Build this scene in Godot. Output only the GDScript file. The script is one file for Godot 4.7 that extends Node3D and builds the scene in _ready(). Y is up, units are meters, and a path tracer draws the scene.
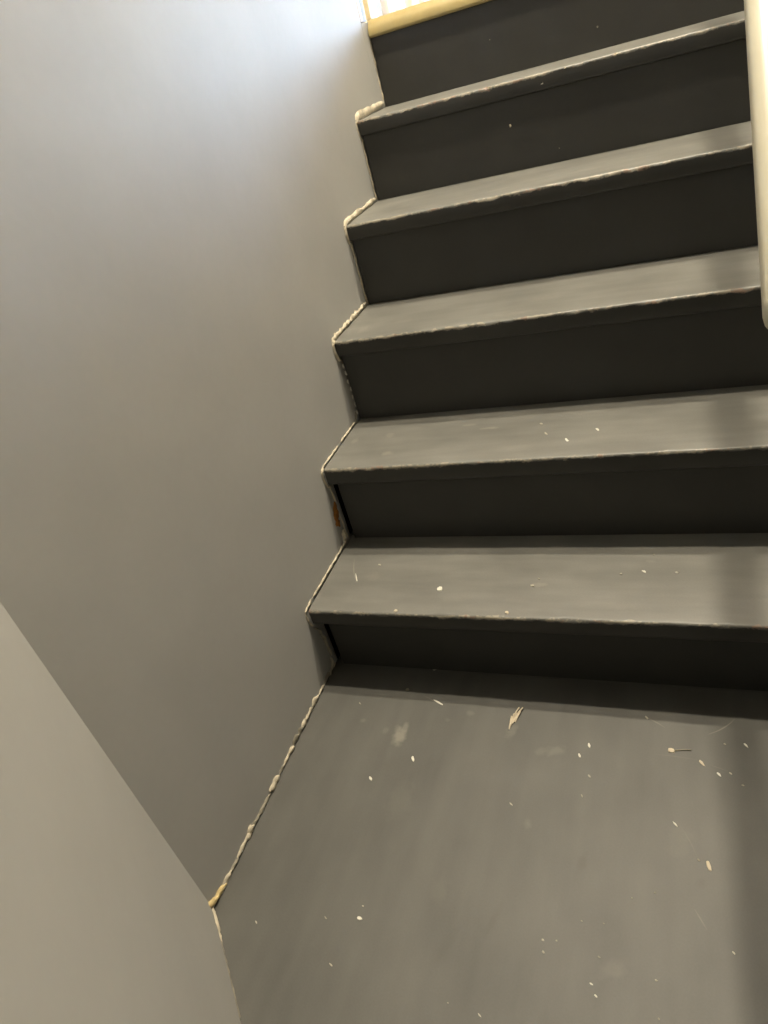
extends Node3D
# A steep painted staircase seen from its foot: charcoal treads and risers, a grey wall on the left, an angled wall
# beside the landing, a cream handrail on the right, a bright room with a tall window at the top.

const RISER_Z := [-0.0036, -0.222, -0.4364, -0.6632, -0.8853, -1.101]      # front faces of risers 1..6
const NOSE_Z := [0.0247, -0.2081, -0.4268, -0.6506, -0.8772, -1.0893]      # front edges of treads 1..6
const TOP_Y := [0.1788, 0.371, 0.5688, 0.7614, 0.9483, 1.1455]             # tops of treads 1..6
const THICK := [0.0377, 0.040, 0.0375, 0.0359, 0.0345, 0.0393]
const WALL_R := 0.96
const CORNER_Z := 0.5417
const CEIL := 3.30
const LAMP_A := Vector3(0.856, 3.30, -0.95)
const LAMP_B := Vector3(0.38, 3.30, -0.60)
const LAMP_COLOR := Color(1.0, 0.945, 0.845)
const ENERGY_A := 7.1
const ENERGY_B := 6.8

var used := {}
var M := {}

# ---------------------------------------------------------------- helpers
func numbered(called: String) -> String:
	if not used.has(called):
		used[called] = 0
		return called
	used[called] += 1
	return "%s_%03d" % [called, used[called]]

func mb() -> SurfaceTool:
	var st := SurfaceTool.new()
	st.begin(Mesh.PRIMITIVE_TRIANGLES)
	return st

func tri(st: SurfaceTool, a: Vector3, b: Vector3, c: Vector3) -> void:
	st.add_vertex(a); st.add_vertex(b); st.add_vertex(c)

func quad(st: SurfaceTool, a: Vector3, b: Vector3, c: Vector3, d: Vector3) -> void:
	tri(st, a, b, c); tri(st, a, c, d)

# box with chamfered edges
func bbox(st: SurfaceTool, lo: Vector3, hi: Vector3, b := 0.0015) -> void:
	var c := (lo + hi) * 0.5
	var h := (hi - lo) * 0.5
	b = minf(b, minf(h.x, minf(h.y, h.z)) * 0.6)
	st.set_smooth_group(-1)
	var P := func(ax: int, sx: float, sy: float, sz: float) -> Vector3:
		var k := Vector3(h.x - b, h.y - b, h.z - b)
		k[ax] += b
		return c + Vector3(k.x * sx, k.y * sy, k.z * sz)
	for ax in 3:
		for s in [-1.0, 1.0]:
			var u := (ax + 1) % 3
			var v := (ax + 2) % 3
			var pts := []
			for q in [[-1, -1], [-1, 1], [1, 1], [1, -1]]:
				var sg := Vector3.ZERO
				sg[ax] = s; sg[u] = q[0]; sg[v] = q[1]
				pts.append(P.call(ax, sg.x, sg.y, sg.z))
			if s > 0: quad(st, pts[0], pts[1], pts[2], pts[3])
			else: quad(st, pts[3], pts[2], pts[1], pts[0])
	for ax in 3:                                                        # edges parallel to ax
		var u := (ax + 1) % 3
		var v := (ax + 2) % 3
		for q in [[-1, -1], [-1, 1], [1, 1], [1, -1]]:
			var g := []
			for e in [-1.0, 1.0]:
				var sg := Vector3.ZERO
				sg[ax] = e; sg[u] = q[0]; sg[v] = q[1]
				g.append(P.call(u, sg.x, sg.y, sg.z)); g.append(P.call(v, sg.x, sg.y, sg.z))
			if q[0] * q[1] > 0: quad(st, g[0], g[2], g[3], g[1])
			else: quad(st, g[1], g[3], g[2], g[0])
	for sx in [-1.0, 1.0]:
		for sy in [-1.0, 1.0]:
			for sz in [-1.0, 1.0]:
				var a: Vector3 = P.call(0, sx, sy, sz)
				var d: Vector3 = P.call(1, sx, sy, sz)
				var e: Vector3 = P.call(2, sx, sy, sz)
				if sx * sy * sz > 0: tri(st, a, e, d)
				else: tri(st, a, d, e)

func build(st: SurfaceTool, called: String, m: Material, parent: Node = self, normals := true) -> MeshInstance3D:
	if normals: st.generate_normals()
	var o := MeshInstance3D.new()
	o.mesh = st.commit()
	o.material_override = m
	o.name = numbered(called) if parent == self else called
	parent.add_child(o, true)
	return o

func tag(o: Node, label: String, category: String, group := "") -> Node:
	o.set_meta("label", label)
	o.set_meta("category", category)
	if group: o.set_meta("group", group)
	return o

func struct(o: Node, label := "") -> Node:
	o.set_meta("kind", "structure")
	if label: o.set_meta("label", label)
	return o

func thing(called: String, at := Vector3.ZERO) -> Node3D:
	var o := Node3D.new()
	o.name = numbered(called)
	add_child(o)
	o.position = at
	return o

func slab(called: String, lo: Vector3, hi: Vector3, m: Material, parent: Node = self) -> MeshInstance3D:
	var st := mb()
	bbox(st, lo, hi, 0.001)
	return build(st, called, m, parent)

func noise(freq: float, sd: int, octaves := 4) -> FastNoiseLite:
	var n := FastNoiseLite.new()
	n.noise_type = FastNoiseLite.TYPE_SIMPLEX_SMOOTH
	n.frequency = freq
	n.seed = sd
	n.fractal_octaves = octaves
	return n

func tex(img: Image) -> ImageTexture:
	img.generate_mipmaps()
	return ImageTexture.create_from_image(img)

func mat(c: Color, rough := 0.6, spec := 0.5) -> StandardMaterial3D:
	var m := StandardMaterial3D.new()
	m.albedo_color = c
	m.roughness = rough
	m.metallic_specular = spec
	return m

# a seamless grey-noise tile of paint: tone varies a little round the given colour
func paint_tile(c: Color, amount: float, sd: int, size := 256) -> ImageTexture:
	var n := noise(0.012, sd, 5)
	var f := noise(0.16, sd + 7, 2)
	var a := n.get_seamless_image(size, size)
	var b := f.get_seamless_image(size, size)
	var img := Image.create(size, size, false, Image.FORMAT_RGB8)
	for y in size:
		for x in size:
			var k := 1.0 + amount * ((a.get_pixel(x, y).r - 0.5) * 2.0 + (b.get_pixel(x, y).r - 0.5) * 0.5)
			img.set_pixel(x, y, Color(c.r * k, c.g * k, c.b * k))
	return tex(img)

func roller_normal(sd: int, strength: float) -> ImageTexture:
	var img := noise(0.045, sd, 3).get_seamless_image(256, 256)
	img.convert(Image.FORMAT_RGB8)
	img.bump_map_to_normal_map(strength)
	return tex(img)

func painted(c: Color, amount: float, rough: float, sd: int, metres: float, bump := 0.0) -> StandardMaterial3D:
	var m := mat(Color.WHITE, rough)
	m.albedo_texture = paint_tile(c, amount, sd)
	m.uv1_triplanar = true
	m.uv1_world_triplanar = true
	m.uv1_scale = Vector3.ONE / metres
	if bump > 0.0:
		m.normal_enabled = true
		m.normal_texture = roller_normal(sd + 3, 1.5)
		m.normal_scale = bump
	return m

# stain / scratch brushes for the computed paint textures ------------------
func blot(img: Image, cx: float, cy: float, rx: float, ry: float, c: Color, strength: float, sd: int, turn := 0.0) -> void:
	var n := noise(0.035, sd, 3)
	var R := maxf(rx, ry) * 1.5
	for y in range(int(cy - R), int(cy + R) + 1):
		for x in range(int(cx - R), int(cx + R) + 1):
			if x < 0 or y < 0 or x >= img.get_width() or y >= img.get_height(): continue
			var d := Vector2(x - cx, y - cy).rotated(turn)
			var e := sqrt(d.x * d.x / (rx * rx) + d.y * d.y / (ry * ry))
			var a := clampf((1.0 - e) * 1.6 + n.get_noise_2d(x, y) * 0.8, 0.0, 1.0) * strength
			if e < 1.45 and a > 0.0:
				img.set_pixel(x, y, img.get_pixel(x, y).lerp(c, a))

func scratch(img: Image, a: Vector2, b: Vector2, bow: float, w: float, c: Color, strength: float) -> void:
	var n := int(a.distance_to(b) * 2.0) + 2
	var side := (b - a).orthogonal().normalized()
	for i in n:
		var t := float(i) / float(n - 1)
		var p := a.lerp(b, t) + side * bow * 4.0 * t * (1.0 - t)
		var ww := w * (0.4 + 0.6 * sin(PI * t))
		for y in range(int(p.y - ww - 1), int(p.y + ww + 2)):
			for x in range(int(p.x - ww - 1), int(p.x + ww + 2)):
				if x < 0 or y < 0 or x >= img.get_width() or y >= img.get_height(): continue
				var k := clampf(ww + 0.5 - Vector2(x, y).distance_to(p), 0.0, 1.0) * strength * 0.5
				if k > 0.0: img.set_pixel(x, y, img.get_pixel(x, y).lerp(c, k))

const FLOOR_C := Color(0.332, 0.330, 0.314)
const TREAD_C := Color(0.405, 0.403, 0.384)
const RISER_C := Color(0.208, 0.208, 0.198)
const PALE := Color(0.58, 0.565, 0.52)
const CREAM := Color(0.72, 0.69, 0.62)

# the landing's paint: 1 m by 1 m, one millimetre a pixel
func landing_image() -> Image:
	var S := 1024
	var img := Image.create(S, S, false, Image.FORMAT_RGB8)
	var big := noise(0.006, 31, 4)
	var streak := noise(0.02, 32, 3)
	var fine := noise(0.25, 33, 2)
	for y in S:
		for x in S:
			var k := 1.0 + 0.10 * big.get_noise_2d(x, y * 0.7) + 0.05 * streak.get_noise_2d(x, y * 0.12) + 0.03 * fine.get_noise_2d(x, y)
			img.set_pixel(x, y, Color(FLOOR_C.r * k, FLOOR_C.g * k, FLOOR_C.b * k))
	var px := 1024.0
	for b in [[0.207, 0.168, 16, 26, 0.60, 0.3], [0.212, 0.150, 8, 18, 0.4, 0.2], [0.174, 0.158, 9, 10, 0.18, 0.0], [0.499, 0.163, 20, 14, 0.22, 0.6], [0.475, 0.170, 14, 10, 0.18, 0.0],
			[0.475, 0.309, 9, 12, 0.20, 0.0], [0.416, 0.13, 12, 22, 0.24, -0.3], [0.33, 0.10, 10, 8, 0.2, 0.0], [0.12, 0.14, 8, 6, 0.2, 0.2], [0.29, 0.12, 8, 6, 0.16, 0.0],
			[0.62, 0.50, 26, 14, 0.14, 0.4], [0.36, 0.44, 20, 30, 0.10, 0.2], [0.70, 0.30, 26, 40, 0.08, 0.0], [0.25, 0.30, 30, 50, 0.07, 0.0]]:
		blot(img, b[0] * px, b[1] * px, b[2], b[3], PALE, b[4], int(b[0] * 900.0), b[5])
	for b in [[0.565, 0.36, 8, 26, 0.20], [0.45, 0.47, 7, 30, 0.16], [0.39, 0.52, 10, 34, 0.14], [0.73, 0.36, 8, 12, 0.18]]:
		blot(img, b[0] * px, b[1] * px, b[2], b[3], Color(0.26, 0.25, 0.22), b[4], int(b[0] * 700.0) + 5, -0.3)
	for s in [[0.645, 0.074, 0.676, 0.093, 1.0, 1.0, 0.7], [0.743, 0.099, 0.785, 0.062, -4.0, 1.2, 0.7], [0.225, 0.066, 0.262, 0.083, 1.0, 0.9, 0.6], [0.66, 0.15, 0.73, 0.153, 1.0, 0.7, 0.4],
			[0.745, 0.16, 0.77, 0.168, 0.0, 0.8, 0.4], [0.72, 0.40, 0.735, 0.425, 0.0, 1.0, 0.45], [0.70, 0.275, 0.725, 0.325, 2.0, 0.8, 0.3]]:
		scratch(img, Vector2(s[0], s[1]) * px, Vector2(s[2], s[3]) * px, s[4], s[5] * 0.8, CREAM, s[6] * 0.4)
	return img

# a tread's paint: u runs along the stair's width (1024 px a metre), v from the back of the top round the nose (256 px = 0.32 m)
func tread_image(k: int, edge: float) -> Image:
	var Wd := 1024
	var Hd := 320
	var img := Image.create(Wd, Hd, false, Image.FORMAT_RGB8)
	var big := noise(0.007, 50 + k, 4)
	var streak := noise(0.03, 60 + k, 3)
	var fine := noise(0.22, 70 + k, 2)
	var chip := noise(0.035, 80 + k, 5)
	var chip2 := noise(0.11, 90 + k, 3)
	var long := noise(0.006, 120 + k, 2)
	var worn_by := 1.05
	var er := edge * 1000.0
	var much: float = [0.30, 0.26, 0.34, 0.26, 0.22][k]
	for y in Hd:
		for x in Wd:
			var kk: float = worn_by + 0.11 * big.get_noise_2d(x * 0.6, y) + 0.06 * streak.get_noise_2d(x * 0.15, y) + 0.03 * fine.get_noise_2d(x, y)
			var c := Color(TREAD_C.r * kk, TREAD_C.g * kk, TREAD_C.b * kk)
			var d := y - er                                            # millimetres past the nose's top edge
			var border := 3.0 + 3.5 * chip.get_noise_2d(x * 0.8, 700.0)
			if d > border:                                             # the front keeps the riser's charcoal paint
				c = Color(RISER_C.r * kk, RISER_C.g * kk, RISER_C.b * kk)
			var reach := (4.0 + 7.0 * chip.get_noise_2d(x, 9.0)) if d < 0.0 else (3.5 + 5.0 * chip.get_noise_2d(x, 400.0))
			if absf(d) < reach:
				var n := chip2.get_noise_2d(x, y * 1.5) * 0.8 + chip.get_noise_2d(x * 1.0, y * 1.0) * 0.9 + much + 0.75 * long.get_noise_2d(x, 3.0) - 0.05 * absf(d)
				var a := clampf(n * 3.0, 0.0, 1.0)
				var worn := Color(0.60, 0.57, 0.505) if chip.get_noise_2d(x * 0.4, 90.0) < 0.26 else Color(0.53, 0.44, 0.38)
				c = c.lerp(worn, a * 0.8)
			img.set_pixel(x, y, c)
	# scuffed pale patches: [x, distance behind the nose, half sizes in mm, strength]
	var spots: Array = [[[0.114, 0.115, 26, 16, 0.16], [0.462, 0.093, 22, 7, 0.35], [0.654, 0.165, 14, 5, 0.22], [0.30, 0.05, 40, 12, 0.12], [0.60, 0.04, 60, 12, 0.10]],
		[[0.032, 0.125, 12, 20, 0.28], [0.136, 0.057, 16, 12, 0.40], [0.114, 0.137, 12, 14, 0.24], [0.294, 0.156, 22, 6, 0.30], [0.342, 0.136, 26, 6, 0.38], [0.40, 0.05, 60, 14, 0.10]],
		[[0.15, 0.08, 30, 18, 0.15], [0.45, 0.10, 50, 16, 0.14], [0.40, 0.03, 60, 14, 0.18], [0.05, 0.06, 16, 26, 0.22]],
		[[0.12, 0.10, 26, 18, 0.18], [0.35, 0.06, 40, 18, 0.16], [0.55, 0.08, 40, 14, 0.14], [0.20, 0.03, 40, 10, 0.22]],
		[[0.20, 0.08, 50, 22, 0.14], [0.50, 0.05, 60, 18, 0.20], [0.40, 0.10, 50, 16, 0.12]]][k]
	for b in spots:
		blot(img, b[0] * 1024.0, er - b[1] * 1000.0, b[2], b[3], PALE, b[4], 300 + k * 20 + int(b[0] * 100.0))
	if k == 0: scratch(img, Vector2(0.045 * 1024.0, er - 172.0), Vector2(0.080 * 1024.0, er - 92.0), -4.0, 0.8, CREAM, 0.35)
	return img

# ---------------------------------------------------------------- shapes
# a tread: rounded nose profile swept along the stair, its front edge knocked about
func tread_mesh(k: int, x0: float, x1: float, z_back: float, z_front: float, top: float, th: float, sd: int, rough_edge := 1.0, round_top := 0.004) -> SurfaceTool:
	var st := mb()
	var n1 := noise(9.0, sd, 3)
	var n2 := noise(60.0, sd + 1, 2)
	var N := 120
	var rows := []
	for i in N + 1:
		var x := lerpf(x0, x1, float(i) / N)
		var wob := 0.0012 * n1.get_noise_2d(x, 0.0) * rough_edge
		var nick := maxf(0.0, n1.get_noise_2d(x * 1.7, 5.0) - 0.12) * 0.010 * rough_edge + absf(n2.get_noise_2d(x, 2.0)) * 0.0022 * rough_edge
		var zf := z_front + wob
		var r := round_top + nick
		var rb := 0.006
		var prof := [Vector2(z_back, top), Vector2(lerpf(z_back, z_front, 0.4), top)]
		for s in 5:
			var a := PI * 0.5 * s / 4.0
			prof.append(Vector2(zf - r + r * sin(a), top - r + r * cos(a)))
		for s in 4:
			var a := PI * 0.5 * s / 3.0
			prof.append(Vector2(zf - rb + rb * cos(a), top - th + rb - rb * sin(a)))
		prof.append(Vector2(z_back, top - th))
		var row := []
		var dist := 0.0
		for j in prof.size():
			if j > 0: dist += (prof[j] - prof[j - 1]).length()
			row.append([Vector3(x, prof[j].y, prof[j].x), Vector2(x, dist / 0.32)])
		rows.append(row)
	st.set_smooth_group(0)
	for i in N:
		for j in rows[0].size() - 1:
			var flat: bool = j == rows[0].size() - 2
			st.set_smooth_group(1 if flat else 0)
			var q := [rows[i][j], rows[i][j + 1], rows[i + 1][j + 1], rows[i + 1][j]]
			for t in [0, 1, 2, 0, 2, 3]:
				st.set_uv(q[t][1])
				st.add_vertex(q[t][0])
	st.set_smooth_group(-1)
	for e in [0, N]:                                                   # end caps
		var c: Vector3 = (rows[e][0][0] + rows[e][rows[e].size() - 1][0]) * 0.5 + Vector3(0, 0, 0.05)
		for j in rows[e].size():
			var a: Array = rows[e][j]
			var b: Array = rows[e][(j + 1) % rows[e].size()]
			var pts := [c, a[0], b[0]] if e == 0 else [c, b[0], a[0]]
			for p in pts:
				st.set_uv(Vector2(0.5, 0.3))
				st.add_vertex(p)
	return st

# a ragged bead of old filler along a path in the plane of the wall; size = (away from wall, across)
func bead_mesh(path: Array, out_by: float, across: float, sd: int, broken := 0.0, lump := 1.0) -> SurfaceTool:
	var st := mb()
	var curve := Curve3D.new()
	curve.bake_interval = 0.003
	for p in path: curve.add_point(p)
	var n := noise(55.0 * lump, sd, 3 if lump > 0.6 else 1)
	var g := noise(22.0, sd + 5, 2)
	var L := curve.get_baked_length()
	var steps := maxi(4, int(L / 0.0035))
	var prev := []
	st.set_smooth_group(0)
	for i in steps + 1:
		var s := L * i / steps
		var p := curve.sample_baked(s)
		var t := (curve.sample_baked(minf(s + 0.003, L)) - curve.sample_baked(maxf(s - 0.003, 0.0))).normalized()
		var ax := Vector3(1, 0, 0)
		var nn := t.cross(ax).normalized()
		var w := across * clampf(0.75 + 0.9 * lump * n.get_noise_2d(s, 0.0), 0.18, 1.7)
		var h := out_by * clampf(0.8 + 0.8 * n.get_noise_2d(s, 7.0), 0.25, 1.6)
		var gone := g.get_noise_2d(s, 3.0) < broken - 0.5
		if gone: w *= 0.12; h *= 0.12
		var ends := clampf(minf(s, L - s) / 0.006, 0.15, 1.0)
		w *= ends
		p += nn * across * 0.28 * lump * n.get_noise_2d(s, 20.0)
		var ring := []
		for a in [[-1.0, 0.0], [-0.65, 0.75], [0.0, 1.0], [0.7, 0.7], [1.0, 0.0]]:
			var jit: float = 1.0 + 0.25 * lump * lump * n.get_noise_2d(s * 2.0, a[0] * 3.0)
			ring.append(p + nn * a[0] * w * jit + ax * a[1] * h * jit)
		if i > 0:
			for j in 4:
				quad(st, prev[j], ring[j], ring[j + 1], prev[j + 1])
		prev = ring
	return st

# a thin curled irregular flake, long along x
func flake_mesh(length: float, width: float, sd: int) -> SurfaceTool:
	var st := mb()
	var rng := RandomNumberGenerator.new()
	rng.seed = sd
	var rim := []
	var N := 8
	for i in N:
		var a := TAU * i / N
		var r := rng.randf_range(0.72, 1.12)
		rim.append(Vector3(cos(a) * length * 0.5 * r, 0.0, sin(a) * width * 0.5 * r))
	var up := minf(0.0011, width * 0.14)
	var top := []
	for p in rim: top.append(p * 0.9 + Vector3(0, up * rng.randf_range(0.8, 2.2), 0))
	var c := Vector3(0, up * 1.3, 0)
	st.set_smooth_group(-1)
	for i in N:
		var j := (i + 1) % N
		tri(st, c, top[i], top[j])
		quad(st, rim[i], rim[j], top[j], top[i])
	return st

func tube(st: SurfaceTool, pts: Array, r: float, sides := 12) -> void:
	var prev := []
	st.set_smooth_group(0)
	var up := Vector3.UP
	for i in pts.size():
		var t: Vector3 = (pts[mini(i + 1, pts.size() - 1)] - pts[maxi(i - 1, 0)]).normalized()
		if absf(t.dot(up)) > 0.95: up = Vector3.RIGHT
		var u := t.cross(up).normalized()
		var v := u.cross(t).normalized()
		var ring := []
		for s in sides:
			var a := TAU * s / sides
			ring.append(pts[i] + (u * cos(a) + v * sin(a)) * r)
		if i > 0:
			for s in sides:
				var e := (s + 1) % sides
				quad(st, prev[s], prev[e], ring[e], ring[s])
		if i == 0 or i == pts.size() - 1:
			for s in sides:
				tri(st, pts[i], ring[s], ring[(s + 1) % sides])
		prev = ring

func lathe(st: SurfaceTool, c: Vector3, prof: Array, sides := 32) -> void:
	st.set_smooth_group(0)
	for i in prof.size() - 1:
		for s in sides:
			var a := TAU * s / sides
			var b := TAU * (s + 1) / sides
			var P := func(p: Vector2, t: float) -> Vector3: return c + Vector3(cos(t) * p.x, p.y, sin(t) * p.x)
			quad(st, P.call(prof[i], a), P.call(prof[i], b), P.call(prof[i + 1], b), P.call(prof[i + 1], a))

# ---------------------------------------------------------------- scene
func _ready() -> void:
	# camera
	var cam := Camera3D.new()
	cam.name = "camera"
	cam.position = Vector3(0.74079, 1.07082, 0.97487)
	cam.rotation_degrees = Vector3(-31.27426, 27.84368, -16.86984)
	cam.fov = 70.4033
	cam.near = 0.02
	add_child(cam)
	cam.make_current()
	# sky and exposure
	var env := Environment.new()
	var sky := Sky.new()
	var sm := ProceduralSkyMaterial.new()
	sm.sky_top_color = Color(0.65, 0.78, 0.98)
	sm.sky_horizon_color = Color(0.84, 0.92, 1.0)
	sm.ground_horizon_color = Color(0.62, 0.63, 0.62)
	sm.ground_bottom_color = Color(0.42, 0.42, 0.40)
	sm.sky_energy_multiplier = 6.2
	sm.ground_energy_multiplier = 3.6
	sky.sky_material = sm
	env.background_mode = Environment.BG_SKY
	env.sky = sky
	env.tonemap_mode = Environment.TONE_MAPPER_LINEAR
	env.tonemap_exposure = 1.0
	env.sdfgi_enabled = true
	env.ssao_enabled = true
	env.ssil_enabled = true
	var we := WorldEnvironment.new()
	we.environment = env
	add_child(we)

	materials()
	downlight(LAMP_A, ENERGY_A, "round ceiling downlight above the handrail")
	downlight(LAMP_B, ENERGY_B, "round ceiling downlight above the left half of the stairs")
	shell()
	staircase()
	filler()
	handrail()
	upper_room()
	debris()

func materials() -> void:
	M.wall = painted(Color(0.672, 0.670, 0.655), 0.02, 0.66, 11, 0.9, 0.05)
	M.wall_b = painted(Color(0.672, 0.670, 0.655), 0.02, 0.66, 14, 0.9, 0.05)
	M.wall.metallic_specular = 0.34
	M.wall_b.metallic_specular = 0.34
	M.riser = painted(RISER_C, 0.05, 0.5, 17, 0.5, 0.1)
	M.ceiling = mat(Color(0.86, 0.85, 0.82), 0.9)
	M.under = mat(Color(0.20, 0.15, 0.10), 0.9)
	M.filler = painted(Color(0.76, 0.725, 0.645), 0.16, 0.8, 21, 0.06)
	M.filler_grey = painted(Color(0.56, 0.54, 0.485), 0.14, 0.7, 22, 0.06)
	M.foam = painted(Color(0.82, 0.74, 0.54), 0.15, 0.75, 23, 0.05)
	M.bare = painted(Color(0.58, 0.38, 0.14), 0.2, 0.8, 24, 0.04)
	M.cream = painted(Color(0.79, 0.77, 0.69), 0.02, 0.35, 25, 0.3)
	M.brass = mat(Color(0.72, 0.60, 0.36), 0.35); M.brass.metallic = 0.9
	M.gold = painted(Color(0.60, 0.54, 0.36), 0.06, 0.42, 26, 0.12)
	M.gold.metallic = 0.0
	M.wood = painted(Color(0.66, 0.47, 0.29), 0.12, 0.4, 27, 0.8)
	M.dark_wood = painted(Color(0.24, 0.17, 0.12), 0.15, 0.5, 28, 0.3)
	M.casing = painted(Color(0.78, 0.71, 0.63), 0.05, 0.5, 29, 0.3)
	M.white = mat(Color(0.93, 0.93, 0.91), 0.45)
	M.upper_wall = mat(Color(0.86, 0.85, 0.82), 0.8)
	M.landing = mat(Color.WHITE, 0.55)
	M.landing.albedo_texture = tex(landing_image())
	M.flake = [mat(Color(0.55, 0.535, 0.48), 0.7), mat(Color(0.66, 0.64, 0.585), 0.7), mat(Color(0.84, 0.83, 0.785), 0.6), mat(Color(0.76, 0.715, 0.63), 0.7)]
	var gl := mat(Color(0.95, 0.98, 1.0, 0.06), 0.02)
	gl.transparency = BaseMaterial3D.TRANSPARENCY_ALPHA
	M.glass = gl
	M.slats = []
	for c in [Color(0.95, 0.91, 0.78), Color(0.96, 0.95, 0.92), Color(0.93, 0.85, 0.66), Color(0.72, 0.64, 0.54)]:
		var m := mat(c, 0.7)
		m.backlight_enabled = true
		m.backlight = c * 0.6
		M.slats.append(m)

# ---- the downlight in the ceiling of the stairwell, out of the frame: it throws the shadows of the noses and of the handrail
func downlight(at: Vector3, energy: float, label: String) -> void:
	var t := thing("ceiling_downlight", at)
	tag(t, label, "lamp", "ceiling downlights over the stairs")
	var st := mb()
	lathe(st, Vector3.ZERO, [Vector2(0.046, -0.004), Vector2(0.050, -0.034), Vector2(0.060, -0.036), Vector2(0.066, -0.030), Vector2(0.070, -0.001), Vector2(0.0, -0.001)])
	build(st, "trim_ring", M.white, t)
	st = mb()
	lathe(st, Vector3.ZERO, [Vector2(0.046, -0.006), Vector2(0.038, -0.012), Vector2(0.02, -0.015), Vector2(0.0, -0.016)])
	var gm := mat(Color(0.95, 0.93, 0.88), 0.4)
	gm.emission_enabled = true
	gm.emission = LAMP_COLOR
	gm.emission_energy_multiplier = 6.0
	build(st, "lens", gm, t)
	var l := SpotLight3D.new()
	l.name = "downlight_beam"
	l.light_color = LAMP_COLOR
	l.light_energy = energy
	l.light_size = 0.045
	l.spot_range = 12.0
	l.spot_attenuation = 2.0
	l.spot_angle = 52.0
	l.spot_angle_attenuation = 0.6
	l.shadow_enabled = true
	l.position = Vector3(0, -0.045, 0)
	l.rotation_degrees.x = -90
	t.add_child(l)

# ---- floor, walls and ceiling
func shell() -> void:
	# landing floor, painted; UVs in metres so that the paint marks lie where they are
	var st := mb()
	var lo := Vector3(-0.02, -0.06, -0.03)
	var hi := Vector3(WALL_R + 0.02, 0.0, 3.6)
	bbox(st, Vector3(lo.x, lo.y, lo.z), Vector3(hi.x, -0.004, hi.z), 0.001)
	struct(build(st, "floor", M.under), "dark grey painted landing at the foot of the stairs")
	st = mb()
	st.set_smooth_group(-1)
	var c := [Vector3(lo.x, 0, lo.z), Vector3(hi.x, 0, lo.z), Vector3(hi.x, 0, hi.z), Vector3(lo.x, 0, hi.z)]
	var d := []
	for p in c: d.append(p - Vector3(0, 0.004, 0))
	var put := func(a: Vector3, b: Vector3, e: Vector3, f: Vector3) -> void:
		for p in [a, b, e, a, e, f]:
			st.set_uv(Vector2(p.x, p.z))
			st.add_vertex(p)
	put.call(c[0], c[1], c[2], c[3])
	for i in 4: put.call(c[i], d[i], d[(i + 1) % 4], c[(i + 1) % 4])
	build(st, "painted_surface", M.landing, get_node("floor"))

	# left wall: runs beside the stairs up to the top step, and on below the upper floor
	var wl := mb()
	bbox(wl, Vector3(-0.12, -0.06, -1.064), Vector3(0.0, CEIL, CORNER_Z + 0.05), 0.001)
	bbox(wl, Vector3(-0.12, -0.06, -1.30), Vector3(0.0, TOP_Y[5] - 0.004, -1.064), 0.0005)
	struct(build(wl, "wall_left", M.wall), "smooth grey painted wall on the left of the stairs")
	# angled wall that leaves the corner at about 45 degrees
	st = mb()
	st.set_smooth_group(-1)
	var a := Vector3(0, 0, CORNER_Z)
	var dir := Vector3(0.686, 0, 0.728).normalized()
	var back := Vector3(-dir.z, 0, dir.x) * 0.10
	var b := a + dir * 0.66
	for w in [[a, b, b + back, a + back]]:
		var y0 := Vector3(0, -0.06, 0)
		var y1 := Vector3(0, CEIL, 0)
		for i in 4:
			var p: Vector3 = w[i]
			var q: Vector3 = w[(i + 1) % 4]
			quad(st, p + y0, q + y0, q + y1, p + y1)
		quad(st, w[0] + y1, w[1] + y1, w[2] + y1, w[3] + y1)
		quad(st, w[3] + y0, w[2] + y0, w[1] + y0, w[0] + y0)
	struct(build(st, "wall_corner", M.wall_b), "grey painted angled wall at lower left beside the landing")
	struct(slab("wall_near_left", Vector3(b.x - 0.10, -0.06, b.z), Vector3(b.x, CEIL, 3.6), M.wall_b), "grey painted wall behind the viewer on the left")
	struct(slab("wall_back", Vector3(-0.2, -0.06, 3.6), Vector3(WALL_R + 0.12, CEIL, 3.72), M.wall_b), "grey painted wall behind the viewer")
	struct(slab("wall_right", Vector3(WALL_R, -0.06, -1.09), Vector3(WALL_R + 0.12, CEIL, 3.6), M.wall_b), "grey painted wall on the right of the stairs carrying the handrail")
	struct(slab("ceiling", Vector3(-2.5, CEIL, -6.2), Vector3(2.8, CEIL + 0.12, 3.72), M.ceiling), "pale ceiling over stairs and upper room")

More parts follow.
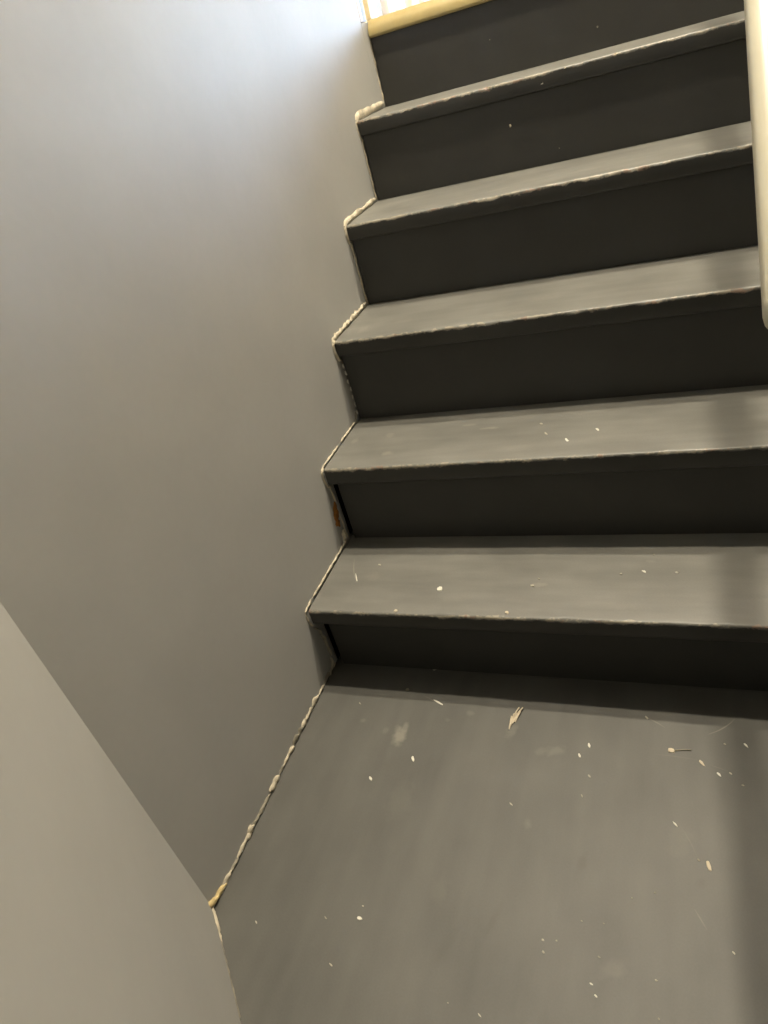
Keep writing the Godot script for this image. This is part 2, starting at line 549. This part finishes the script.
# ---- the flight of stairs
func staircase() -> void:
	var t := thing("staircase")
	tag(t, "steep staircase with dark grey painted treads and charcoal risers", "staircase")
	var xr := WALL_R - 0.001
	for k in 5:
		var zb: float = RISER_Z[k + 1] - 0.012
		var m := mat(Color.WHITE, 0.42)
		m.albedo_texture = tex(tread_image(k, NOSE_Z[k] - zb))
		var xl: float = [0.006, 0.005, 0.003, 0.003, 0.003][k]
		build(tread_mesh(k, xl, xr, zb, NOSE_Z[k], TOP_Y[k], THICK[k], 100 + k * 7), "tread", m, t)
	for k in 6:
		var y0: float = 0.0 if k == 0 else TOP_Y[k - 1]
		var xl: float = [0.020, 0.018, 0.006, 0.004, 0.004, 0.003][k]
		var st := mb()
		bbox(st, Vector3(xl, y0, RISER_Z[k] - 0.018), Vector3(xr, TOP_Y[k] - THICK[k], RISER_Z[k]), 0.001)
		var r := build(st, "riser", M.riser, t)
		var chips := []
		if k == 4: chips = [[0.3632, 0.8595, 0.009, 0.007, 3], [0.466, 0.79, 0.004, 0.003, 0]]
		if k == 5: chips = [[0.5502, 0.9949, 0.006, 0.005, 0], [0.30, 1.03, 0.004, 0.003, 0]]
		for c in chips:
			var f := build(flake_mesh(c[2], c[3], 400 + int(c[0] * 1000.0)), "paint_chip", M.flake[c[4]], r)
			f.position = Vector3(c[0], c[1], RISER_Z[k] + 0.0001)
			f.rotation_degrees = Vector3(90, 0, 35)
	# chips knocked out of the nose of the fifth tread
	var tr := t.get_child(4)
	for c in [[0.4455, 0.0205, 0.010, 2], [0.495, 0.0030, 0.013, 3], [0.60, 0.0025, 0.012, 3], [0.33, 0.0030, 0.010, 3]]:
		var f := build(flake_mesh(c[2], 0.005, 430 + int(c[0] * 1000.0)), "paint_chip", M.flake[c[3]], tr)
		f.position = Vector3(c[0], TOP_Y[4] - c[1], NOSE_Z[4] - 0.0012)
		f.rotation_degrees = Vector3(75, 0, 10)
	# raw dark board behind the risers, glimpsed through the gaps at the wall
	var raw := mat(Color(0.07, 0.06, 0.05), 0.95, 0.1)
	for k in 3:
		var y0: float = 0.0 if k == 0 else TOP_Y[k - 1]
		slab("stringer", Vector3(0.0004, y0 + 0.002, RISER_Z[k] - 0.19), Vector3(0.0028, TOP_Y[k] - THICK[k] - 0.002, RISER_Z[k] - 0.012), raw, t)
	# golden wooden nose of the top step
	var nose := build(tread_mesh(5, 0.004, xr, -1.17, NOSE_Z[5], TOP_Y[5], THICK[5], 151, 0.0, 0.033), "top_nosing", M.gold, t)
	nose.set_meta("label", "golden wooden nosing of the top step")

# ---- old filler, flaking paint and gaps where the stairs meet the left wall
func filler() -> void:
	var w := get_node("staircase")
	var fl := get_node("floor")
	var X := 0.0005
	var yz := func(z: float, y: float) -> Vector3: return Vector3(X, y, z)
	# along the landing
	var rng := RandomNumberGenerator.new()
	rng.seed = 41
	var z := 0.515
	var i := 0
	while z > 0.02:
		var l := rng.randf_range(0.014, 0.050)
		var h := rng.randf_range(0.004, 0.009)
		var m: Material = M.filler if rng.randf() < 0.6 else M.filler_grey
		build(bead_mesh([yz.call(z, h * rng.randf_range(0.6, 1.1)), yz.call(z - l * 0.5, h * rng.randf_range(0.7, 1.3)), yz.call(maxf(0.012, z - l), h * rng.randf_range(0.6, 1.1))], rng.randf_range(0.0025, 0.0055), h, 600 + i, -1.0, 0.95), "filler_strip", m, fl)
		z -= l * rng.randf_range(0.75, 1.2)
		i += 1
	# foam lump in the corner
	var st := bead_mesh([yz.call(0.548, 0.022), yz.call(0.535, 0.010), yz.call(0.515, 0.006), yz.call(0.50, 0.004)], 0.008, 0.007, 207, -1.0)
	build(st, "foam_lump", M.foam, fl)
	var up_w := [0.0036, 0.0032, 0.0075, 0.0075, 0.0115]               # half height of the strip on the wall above tread k
	for k in 5:
		var y: float = TOP_Y[k]
		var zf: float = NOSE_Z[k]
		var zb: float = RISER_Z[k + 1]
		var th: float = THICK[k]
		var h: float = up_w[k]
		build(bead_mesh([yz.call(zf + 0.004, y + h * 0.2), yz.call(zf - 0.02, y + h * 0.8), yz.call((zf + zb) * 0.5, y + h * 0.9), yz.call(zb + 0.01, y + h)], 0.0035 if k < 2 else 0.005, h, 211 + k, 0.12 if k < 2 else -1.0, [1.0, 0.9, 1.0, 0.45, 0.35][k]), "filler_strip", M.filler, w)
		# round the nose
		build(bead_mesh([yz.call(zf - 0.004, y + 0.003), yz.call(zf + 0.0045, y - 0.004), yz.call(zf + 0.0055, y - th * 0.55), yz.call(zf - 0.001, y - th - 0.004), yz.call(zf - 0.012, y - th - 0.012)], 0.004, 0.0024 if k < 2 else 0.004, 221 + k, -1.0, 0.4), "filler_strip", M.filler, w)
	# up the risers
	for k in range(1, 6):
		if k == 2: continue
		var zr: float = RISER_Z[k]
		build(bead_mesh([yz.call(zr + 0.003, TOP_Y[k - 1] + 0.004), yz.call(zr + 0.004, TOP_Y[k] - 0.09), yz.call(zr + 0.004, TOP_Y[k] - THICK[k] - 0.006)], 0.003, 0.0016 if k == 1 else 0.0028, 231 + k, -1.0, 0.5), "filler_strip", M.filler, w)
	# a curled edge of skim beside the lowest riser
	build(bead_mesh([yz.call(0.022, 0.130), yz.call(0.010, 0.112), yz.call(0.004, 0.075), yz.call(0.003, 0.035), yz.call(0.012, 0.010), yz.call(0.035, 0.004)], 0.009, 0.0024, 241), "filler_strip", M.filler_grey, w)
	# a torn patch down to brown board beside the second riser
	var pt := build(bead_mesh([yz.call(-0.214, 0.285), yz.call(-0.207, 0.262), yz.call(-0.200, 0.238), yz.call(-0.205, 0.226)], 0.003, 0.011, 243, -1.0), "torn_patch", M.bare, w)
	pt.set_meta("label", "orange brown torn patch beside the second riser")
	build(bead_mesh([yz.call(-0.212, 0.212), yz.call(-0.204, 0.200), yz.call(-0.196, 0.186)], 0.010, 0.007, 245), "filler_lump", M.filler, w)
	# row of filler dabs up the third riser
	for p in [[0.006, 0.5088], [0.0072, 0.4914], [0.0065, 0.4699], [0.0084, 0.4509], [0.0067, 0.4305], [0.0071, 0.4112], [0.0064, 0.3913]]:
		var s2 := bead_mesh([Vector3(0, 0.0055, 0), Vector3(0, 0, 0.0005), Vector3(0, -0.0055, 0)], 0.0034, 0.0028, 250 + int(p[1] * 1000.0))
		var o := build(s2, "filler_dab", M.flake[2], w)
		o.position = Vector3(p[0] - 0.0015, p[1], RISER_Z[2] + 0.004)
	build(bead_mesh([yz.call(RISER_Z[2] + 0.02, 0.372), yz.call(RISER_Z[2] + 0.008, 0.380), yz.call(RISER_Z[2] + 0.003, 0.392)], 0.008, 0.006, 261), "filler_lump", M.filler_grey, w)
	# pale line at the foot of the angled wall
	var dir := Vector3(0.686, 0, 0.728).normalized()
	var a := Vector3(0.001, 0.002, CORNER_Z)
	var wb := get_node("wall_corner")
	build(bead_mesh([a + dir * 0.0 + Vector3(0, 0.006, 0), a + dir * 0.03, a + dir * 0.06], 0.004, 0.004, 271, -1.0), "filler_strip", M.filler, wb)
	build(bead_mesh([a + dir * 0.05, a + dir * 0.2, a + dir * 0.4], 0.0022, 0.0016, 273, 0.1), "filler_strip", M.filler_grey, wb)

# ---- cream handrail on the right
func handrail() -> void:
	var slope := 0.7407
	var dir := Vector3(0, slope, -1).normalized()
	var e := Vector3(0.8205, 0.9971 - slope * 0.284, 0.284)
	var t := thing("handrail", e)
	tag(t, "cream painted wooden handrail at the right edge above the stairs", "handrail")
	var st := mb()
	var side := Vector3(1, 0, 0)
	var upv := side.cross(dir).normalized()
	if upv.y < 0: upv = -upv
	var sec := []
	var hw := 0.0235
	var hh := 0.024
	var r := 0.015
	for q in [[1, 1], [-1, 1], [-1, -1], [1, -1]]:
		for s in 5:
			var a0: float = atan2(q[1], q[0]) - PI * 0.25 + PI * 0.5 * s / 4.0
			sec.append(Vector2(q[0] * (hw - r) + r * cos(a0), q[1] * (hh - r) + r * sin(a0)))
	var along := [[0.0, 0.70], [0.003, 0.86], [0.008, 0.96], [0.014, 1.0], [0.5, 1.0], [1.0, 1.0], [1.6, 1.0], [1.606, 0.9]]
	var prev := []
	st.set_smooth_group(0)
	for i in along.size():
		var ring := []
		for p in sec: ring.append(dir * along[i][0] + (side * p.x + upv * p.y) * along[i][1])
		if i > 0:
			for s in sec.size():
				var n: int = (s + 1) % sec.size()
				quad(st, prev[s], ring[s], ring[n], prev[n])
		if i == 0 or i == along.size() - 1:
			st.set_smooth_group(2)
			var c: Vector3 = dir * along[i][0]
			for s in sec.size(): tri(st, c, ring[s], ring[(s + 1) % sec.size()])
			st.set_smooth_group(0)
		prev = ring
	build(st, "rail", M.cream, t)
	for s in [0.30, 0.95, 1.45]:
		var o: Vector3 = dir * s - upv * 0.024
		st = mb()
		var wx: float = WALL_R - e.x
		tube(st, [o, o - Vector3(0, 0.03, 0), o + Vector3(0.012, -0.05, 0), o + Vector3(0.04, -0.062, 0), o + Vector3(wx - 0.006, -0.062, 0)], 0.006)
		var b := build(st, "bracket", M.brass, t)
		st = mb()
		tube(st, [o + Vector3(wx - 0.007, -0.062, 0), o + Vector3(wx - 0.001, -0.062, 0)], 0.028, 20)
		build(st, "wall_plate", M.brass, b)

# ---- the room at the top: only its foot shows beyond the top step, its daylight falls down the stairwell
func upper_room() -> void:
	var fy: float = TOP_Y[5]
	var zf := -6.0
	struct(slab("floor_upper", Vector3(-2.4, fy - 0.13, zf - 0.1), Vector3(2.7, fy - 0.002, -1.17), M.wood), "wooden floor of the upper room beyond the top step")
	struct(slab("trim_1", Vector3(-2.4, fy - 0.13, -1.17), Vector3(-0.12, fy - 0.002, -1.064), M.wood))
	# dark closed space below the upper floor
	struct(slab("wall_under_stairs", Vector3(-0.12, -0.06, -1.42), Vector3(WALL_R + 0.12, fy - 0.13, -1.30), M.under))
	struct(slab("wall_under_right", Vector3(WALL_R, -0.06, -1.30), Vector3(WALL_R + 0.12, fy - 0.002, -1.09), M.under))
	struct(slab("floor_under_stairs", Vector3(-0.12, -0.06, -1.30), Vector3(WALL_R + 0.12, -0.01, -0.03), M.under))
	struct(slab("wall_upper_left", Vector3(-2.5, fy - 0.13, zf - 0.1), Vector3(-2.4, CEIL, -0.95), M.upper_wall))
	struct(slab("wall_upper_front_left", Vector3(-2.4, fy - 0.13, -1.064), Vector3(-0.12, CEIL, -0.95), M.upper_wall))
	# right wall of the upper room with a second wide window
	var wz0 := -5.9
	var wz1 := -2.5
	var wy0 := fy + 0.10
	var wy1 := fy + 1.0
	struct(slab("wall_upper_right", Vector3(2.7, fy - 0.13, wz1), Vector3(2.8, CEIL, -0.98), M.upper_wall))
	struct(slab("wall_upper_right_far", Vector3(2.7, fy - 0.13, zf - 0.1), Vector3(2.8, CEIL, wz0), M.upper_wall))
	struct(slab("wall_upper_right_sill", Vector3(2.7, fy - 0.13, wz0), Vector3(2.8, wy0, wz1), M.upper_wall))
	struct(slab("wall_upper_right_top", Vector3(2.7, wy1, wz0), Vector3(2.8, CEIL, wz1), M.upper_wall))
	var win2 := thing("window_2")
	struct(win2, "wide window in the right wall of the upper room")
	slab("frame", Vector3(2.72, wy0, wz0), Vector3(2.78, wy0 + 0.05, wz1), M.white, win2)
	slab("frame", Vector3(2.72, wy1 - 0.05, wz0), Vector3(2.78, wy1, wz1), M.white, win2)
	for i in 4:
		var z := lerpf(wz0, wz1 - 0.05, i / 3.0)
		slab("frame", Vector3(2.72, wy0 + 0.05, z), Vector3(2.78, wy1 - 0.05, z + 0.05), M.white, win2)
		if i < 3:
			slab("pane", Vector3(2.748, wy0 + 0.05, z + 0.05), Vector3(2.752, wy1 - 0.05, lerpf(wz0, wz1 - 0.05, (i + 1) / 3.0)), M.glass, win2)
	struct(slab("wall_upper_front_right", Vector3(WALL_R + 0.12, fy - 0.13, -1.09), Vector3(2.7, CEIL, -0.98), M.upper_wall))
	# corner strip and dark post at the end of the left wall
	struct(slab("trim_2", Vector3(-0.02, fy, -1.080), Vector3(0.001, CEIL, -1.064), M.casing), "pale corner strip at the end of the left wall")
	struct(slab("trim_3", Vector3(-0.12, fy, -1.175), Vector3(-0.024, CEIL, -1.064), M.dark_wood), "dark brown edge at the end of the left wall")
	# far wall with a wide glazed opening
	var x0 := -2.0
	var x1 := 1.1
	var y1 := fy + 1.15
	struct(slab("wall_far_left", Vector3(-2.4, fy - 0.13, zf - 0.1), Vector3(x0, CEIL, zf), M.upper_wall))
	struct(slab("wall_far_right", Vector3(x1, fy - 0.13, zf - 0.1), Vector3(2.7, CEIL, zf), M.upper_wall))
	struct(slab("wall_far_top", Vector3(x0, y1, zf - 0.1), Vector3(x1, CEIL, zf), M.upper_wall))
	var win := thing("window_1")
	struct(win, "wide glazed door at the far end of the upper room")
	slab("frame", Vector3(x0, fy, zf - 0.08), Vector3(x1, fy + 0.05, zf - 0.02), M.white, win)
	slab("frame", Vector3(x0, y1 - 0.05, zf - 0.08), Vector3(x1, y1, zf - 0.02), M.white, win)
	for i in 4:
		var x := lerpf(x0, x1 - 0.05, i / 3.0)
		slab("frame", Vector3(x, fy + 0.05, zf - 0.08), Vector3(x + 0.05, y1 - 0.05, zf - 0.02), M.white, win)
		if i < 3:
			var xn := lerpf(x0, x1 - 0.05, (i + 1) / 3.0)
			slab("pane", Vector3(x + 0.05, fy + 0.05, zf - 0.054), Vector3(xn, y1 - 0.05, zf - 0.050), M.glass, win)
	# vertical blind, gathered at the left of the window
	var bl := thing("vertical_blind", Vector3(0, y1 + 0.06, zf + 0.09))
	tag(bl, "cream vertical blind slats glimpsed beyond the golden top step", "blind")
	slab("headrail", Vector3(x0 - 0.02, -0.05, -0.03), Vector3(x1 + 0.02, 0.0, 0.03), M.white, bl)
	var st := mb()
	bbox(st, Vector3(-0.043, -(y1 + 0.06 - fy - 0.025), -0.0015), Vector3(0.043, -0.05, 0.0015), 0.0005)
	st.generate_normals()
	var mesh := st.commit()
	var rng := RandomNumberGenerator.new()
	rng.seed = 5
	for i in 22:
		var o := MeshInstance3D.new()
		o.mesh = mesh
		o.material_override = M.slats[[0, 2, 0, 1, 0, 2, 0, 1, 3, 0, 2, 1][i % 12]]
		o.name = "slat"
		o.position = Vector3(-1.93 + i * 0.052 + rng.randf_range(-0.008, 0.008), 0, 0)
		o.rotation_degrees = Vector3(0, rng.randf_range(18, 44), 0)
		bl.add_child(o, true)

# ---- paint flakes and crumbs: [step, x, z, length, width, turn, tone]
func debris() -> void:
	var rows := [
		[0,0.2301,-0.0058,0.0120,0.0119,-9,1],
		[0,0.1883,0.0548,0.0111,0.0100,-8,0],
		[0,0.2603,0.0802,0.0359,0.0052,-28,2],
		[0,0.4160,0.1064,0.0517,0.0128,77,3],
		[0,0.2488,0.2154,0.0161,0.0073,-60,2],
		[0,0.1822,0.2670,0.0137,0.0068,-51,2],
		[0,0.0984,0.1001,0.0111,0.0041,-43,0],
		[0,0.4421,0.2790,0.0116,0.0031,-36,1],
		[0,0.5549,0.1464,0.0155,0.0052,-69,2],
		[0,0.5410,0.1693,0.0119,0.0051,-68,2],
		[0,0.5610,0.2076,0.0091,0.0042,-50,0],
		[0,0.5533,0.2470,0.0083,0.0035,-71,0],
		[0,0.7329,0.1581,0.0170,0.0055,-47,3],
		[0,0.7580,0.1769,0.0104,0.0049,-50,2],
		[0,0.7750,0.1726,0.0072,0.0039,-47,1],
		[0,0.7914,0.1921,0.0051,0.0041,-16,0],
		[0,0.8000,0.1149,0.0131,0.0050,-58,2],
		[0,0.7686,0.1166,0.0062,0.0048,-33,0],
		[0,0.6946,0.2751,0.0127,0.0043,-48,2],
		[0,0.7398,0.3341,0.0222,0.0067,-76,3],
		[0,0.7263,0.3273,0.0056,0.0038,-45,0],
		[0,0.6460,0.0749,0.0107,0.0043,-50,1],
		[0,0.2506,0.5069,0.0120,0.0072,-6,2],
		[0,0.2490,0.4881,0.0049,0.0032,-19,1],
		[0,0.5246,0.4825,0.0052,0.0042,-34,1],
		[0,0.5276,0.4981,0.0059,0.0041,-41,1],
		[0,0.5431,0.4795,0.0048,0.0031,-30,0],
		[0,0.5944,0.5248,0.0060,0.0031,-27,2],
		[0,0.6013,0.5379,0.0061,0.0034,-37,2],
		[0,0.6739,0.5030,0.0047,0.0037,-33,1],
		[0,0.7670,0.4490,0.0061,0.0033,-42,1],
		[0,0.5737,0.4462,0.0038,0.0029,-24,0],
		[0,0.6036,0.4437,0.0037,0.0029,-25,0],
		[0,0.4578,0.5933,0.0080,0.0028,-36,1],
		[0,0.6011,0.4892,0.0051,0.0030,-18,0],
		[0,0.0846,0.5457,0.0091,0.0035,-37,1],
		[0,0.1959,0.5167,0.0079,0.0029,-32,0],
		[0,0.2306,0.5785,0.0090,0.0034,-25,1],
		[0,0.6689,0.3870,0.0036,0.0030,-41,0],
		[0,0.6783,0.5472,0.0041,0.0031,-46,0],
		[0,0.6387,0.4005,0.0030,0.0030,-24,0],
		[0,0.4130,0.5888,0.0029,0.0024,-7,0],
		[1,0.2678,-0.0500,0.0152,0.0186,13,2],
		[1,0.0740,-0.0826,0.0376,0.0038,-64,2],
		[1,0.1964,0.0158,0.0114,0.0093,-28,3],
		[1,0.1128,-0.1253,0.0119,0.0060,-34,1],
		[1,0.6443,-0.1098,0.0120,0.0065,-34,2],
		[1,0.6050,-0.1026,0.0067,0.0056,-30,1],
		[1,0.7001,-0.1074,0.0085,0.0061,-31,1],
		[1,0.4483,-0.0650,0.0120,0.0085,-27,1],
		[1,0.4571,-0.0862,0.0085,0.0050,-43,0],
		[1,0.4139,0.0111,0.0110,0.0097,-20,3],
		[1,0.6601,-0.1594,0.0062,0.0052,-36,0],
		[2,0.5084,-0.2722,0.0192,0.0066,-60,2],
		[2,0.5628,-0.3058,0.0164,0.0061,-58,2],
		[2,0.4645,-0.3033,0.0148,0.0051,-57,1],
		[2,0.4493,-0.3454,0.0117,0.0065,-43,1],
	]
	var special := {
		"0.2603": "long thin white paint sliver near the shadow of the lowest step",
		"0.4160": "large ragged tan paint shred on the landing just below the lowest step",
		"0.7398": "large oval tan flake near the right side of the landing",
		"0.7329": "tan paint sliver just below the match-like splinter on the landing",
		"0.2301": "round pale crumb in the dark shadow under the lowest step",
		"0.2506": "curled white flake alone on the left part of the landing",
		"0.2488": "bright white flake below the pale scuff on the landing",
		"0.2678": "large white chip in the middle of the lowest tread",
		"0.0740": "long thin white sliver at the left end of the lowest tread",
		"0.1964": "tan chip on the front edge of the lowest tread left of centre",
		"0.4139": "tan chip on the front edge of the lowest tread near its middle",
		"0.8000": "white flake in the handrail shadow at the right of the landing",
		"0.1883": "small pale crumb at the step's shadow edge, left of the long white sliver",
		"0.1822": "small white flake below left of the bright flake near the pale scuff",
		"0.0984": "tiny faint crumb nearest the left wall just below the step's shadow",
		"0.4421": "tiny streak of paint alone below the large ragged tan shred",
		"0.5549": "upper flake of the close white pair right of the landing's middle",
		"0.5410": "lower flake of the close white pair right of the landing's middle",
		"0.5610": "faint crumb just below the close white pair of flakes",
		"0.5533": "lowest of the faint crumbs below the close white pair of flakes",
		"0.7580": "white flake just right of the tan sliver below the splinter",
		"0.7750": "small crumb right beside the white flake beyond the tan sliver",
		"0.7914": "faint crumb at the edge of the handrail's shadow below the flakes",
		"0.7686": "faint crumb above the tan sliver, between splinter and handrail shadow",
		"0.6946": "white sliver above left of the large oval tan flake",
		"0.7263": "faint crumb touching the left of the large oval tan flake",
		"0.6460": "pale crumb on the step's shadow edge above the match-like splinter",
		"0.2490": "tiny crumb just above the curled white flake",
		"0.5246": "upper crumb of the pale pair near the bottom centre",
		"0.5276": "lower crumb of the pale pair near the bottom centre",
		"0.5431": "faint crumb just right of the pale pair near the bottom centre",
		"0.5944": "upper flake of the white pair close to the bottom edge",
		"0.6013": "lower flake of the white pair close to the bottom edge",
		"0.6739": "pale crumb right of the white pair close to the bottom edge",
		"0.7670": "pale crumb beside the handrail's shadow at lower right",
		"0.4578": "thin pale flake at the very bottom edge of the landing",
		"0.0846": "tiny crumb closest to the corner where the two walls meet",
		"0.1959": "faint crumb left of the curled white flake",
		"0.2306": "pale flake below left of the curled white flake",
		"0.1128": "tiny crumb near the left end of the lowest tread",
		"0.6443": "white flake on the right part of the lowest tread, between two crumbs",
		"0.6050": "small crumb left of the white flake on the lowest tread's right part",
		"0.7001": "small crumb right of the white flake on the lowest tread's right part",
		"0.4483": "pale flake on the lowest tread just right of its middle",
		"0.4571": "faint crumb behind the pale flake near the lowest tread's middle",
		"0.6601": "faint crumb farthest back on the lowest tread at right",
		"0.5084": "largest white fleck of the four on the second tread",
		"0.5628": "rightmost white fleck of the four on the second tread",
		"0.4645": "white fleck left of the largest on the second tread",
		"0.4493": "leftmost white fleck of the four on the second tread",
	}
	var n := 0
	for r in rows:
		n += 1
		var y: float = 0.0 if r[0] == 0 else TOP_Y[r[0] - 1]
		var key := "%.4f" % r[1]
		var o: MeshInstance3D
		if key == "0.4160":                                            # a ragged shred: a bundle of strands
			var st := mb()
			var rng := RandomNumberGenerator.new()
			rng.seed = 77
			for i in 7:
				var p := Vector3(rng.randf_range(-0.018, 0.018), 0.0016, rng.randf_range(-0.005, 0.005))
				var d := Vector3(rng.randf_range(0.008, 0.014), 0.002, rng.randf_range(-0.004, 0.004))
				tube(st, [p - d * Vector3(1, 0, 1), p + Vector3(0, 0.002, 0), p + d], 0.0015, 6)
			o = build(st, "paint_shred", M.flake[3])
		else:
			o = build(flake_mesh(r[3] * 0.85, r[4] * 0.8, 500 + n), "paint_flake", M.flake[r[6]])
		o.position = Vector3(r[1], y, r[2])
		o.rotation_degrees.y = r[5]
		if special.has(key):
			tag(o, special[key], "flake")
		else:
			tag(o, "barely visible speck of paint on the near part of the landing", "flake", "faint specks on the landing")
	# a splinter with a pale head, like a spent match
	var sp := thing("splinter", Vector3(0.687, 0.0, 0.1405))
	tag(sp, "match-like cream splinter with a round head on the landing", "splinter")
	var hd := build(flake_mesh(0.012, 0.010, 601), "head", M.flake[3], sp)
	hd.position.y = 0.0
	var sst := mb()
	tube(sst, [Vector3(0.004, 0.0012, -0.0005), Vector3(0.018, 0.0011, -0.0035), Vector3(0.031, 0.0011, -0.005)], 0.0011, 6)
	build(sst, "stick", M.flake[0], sp)
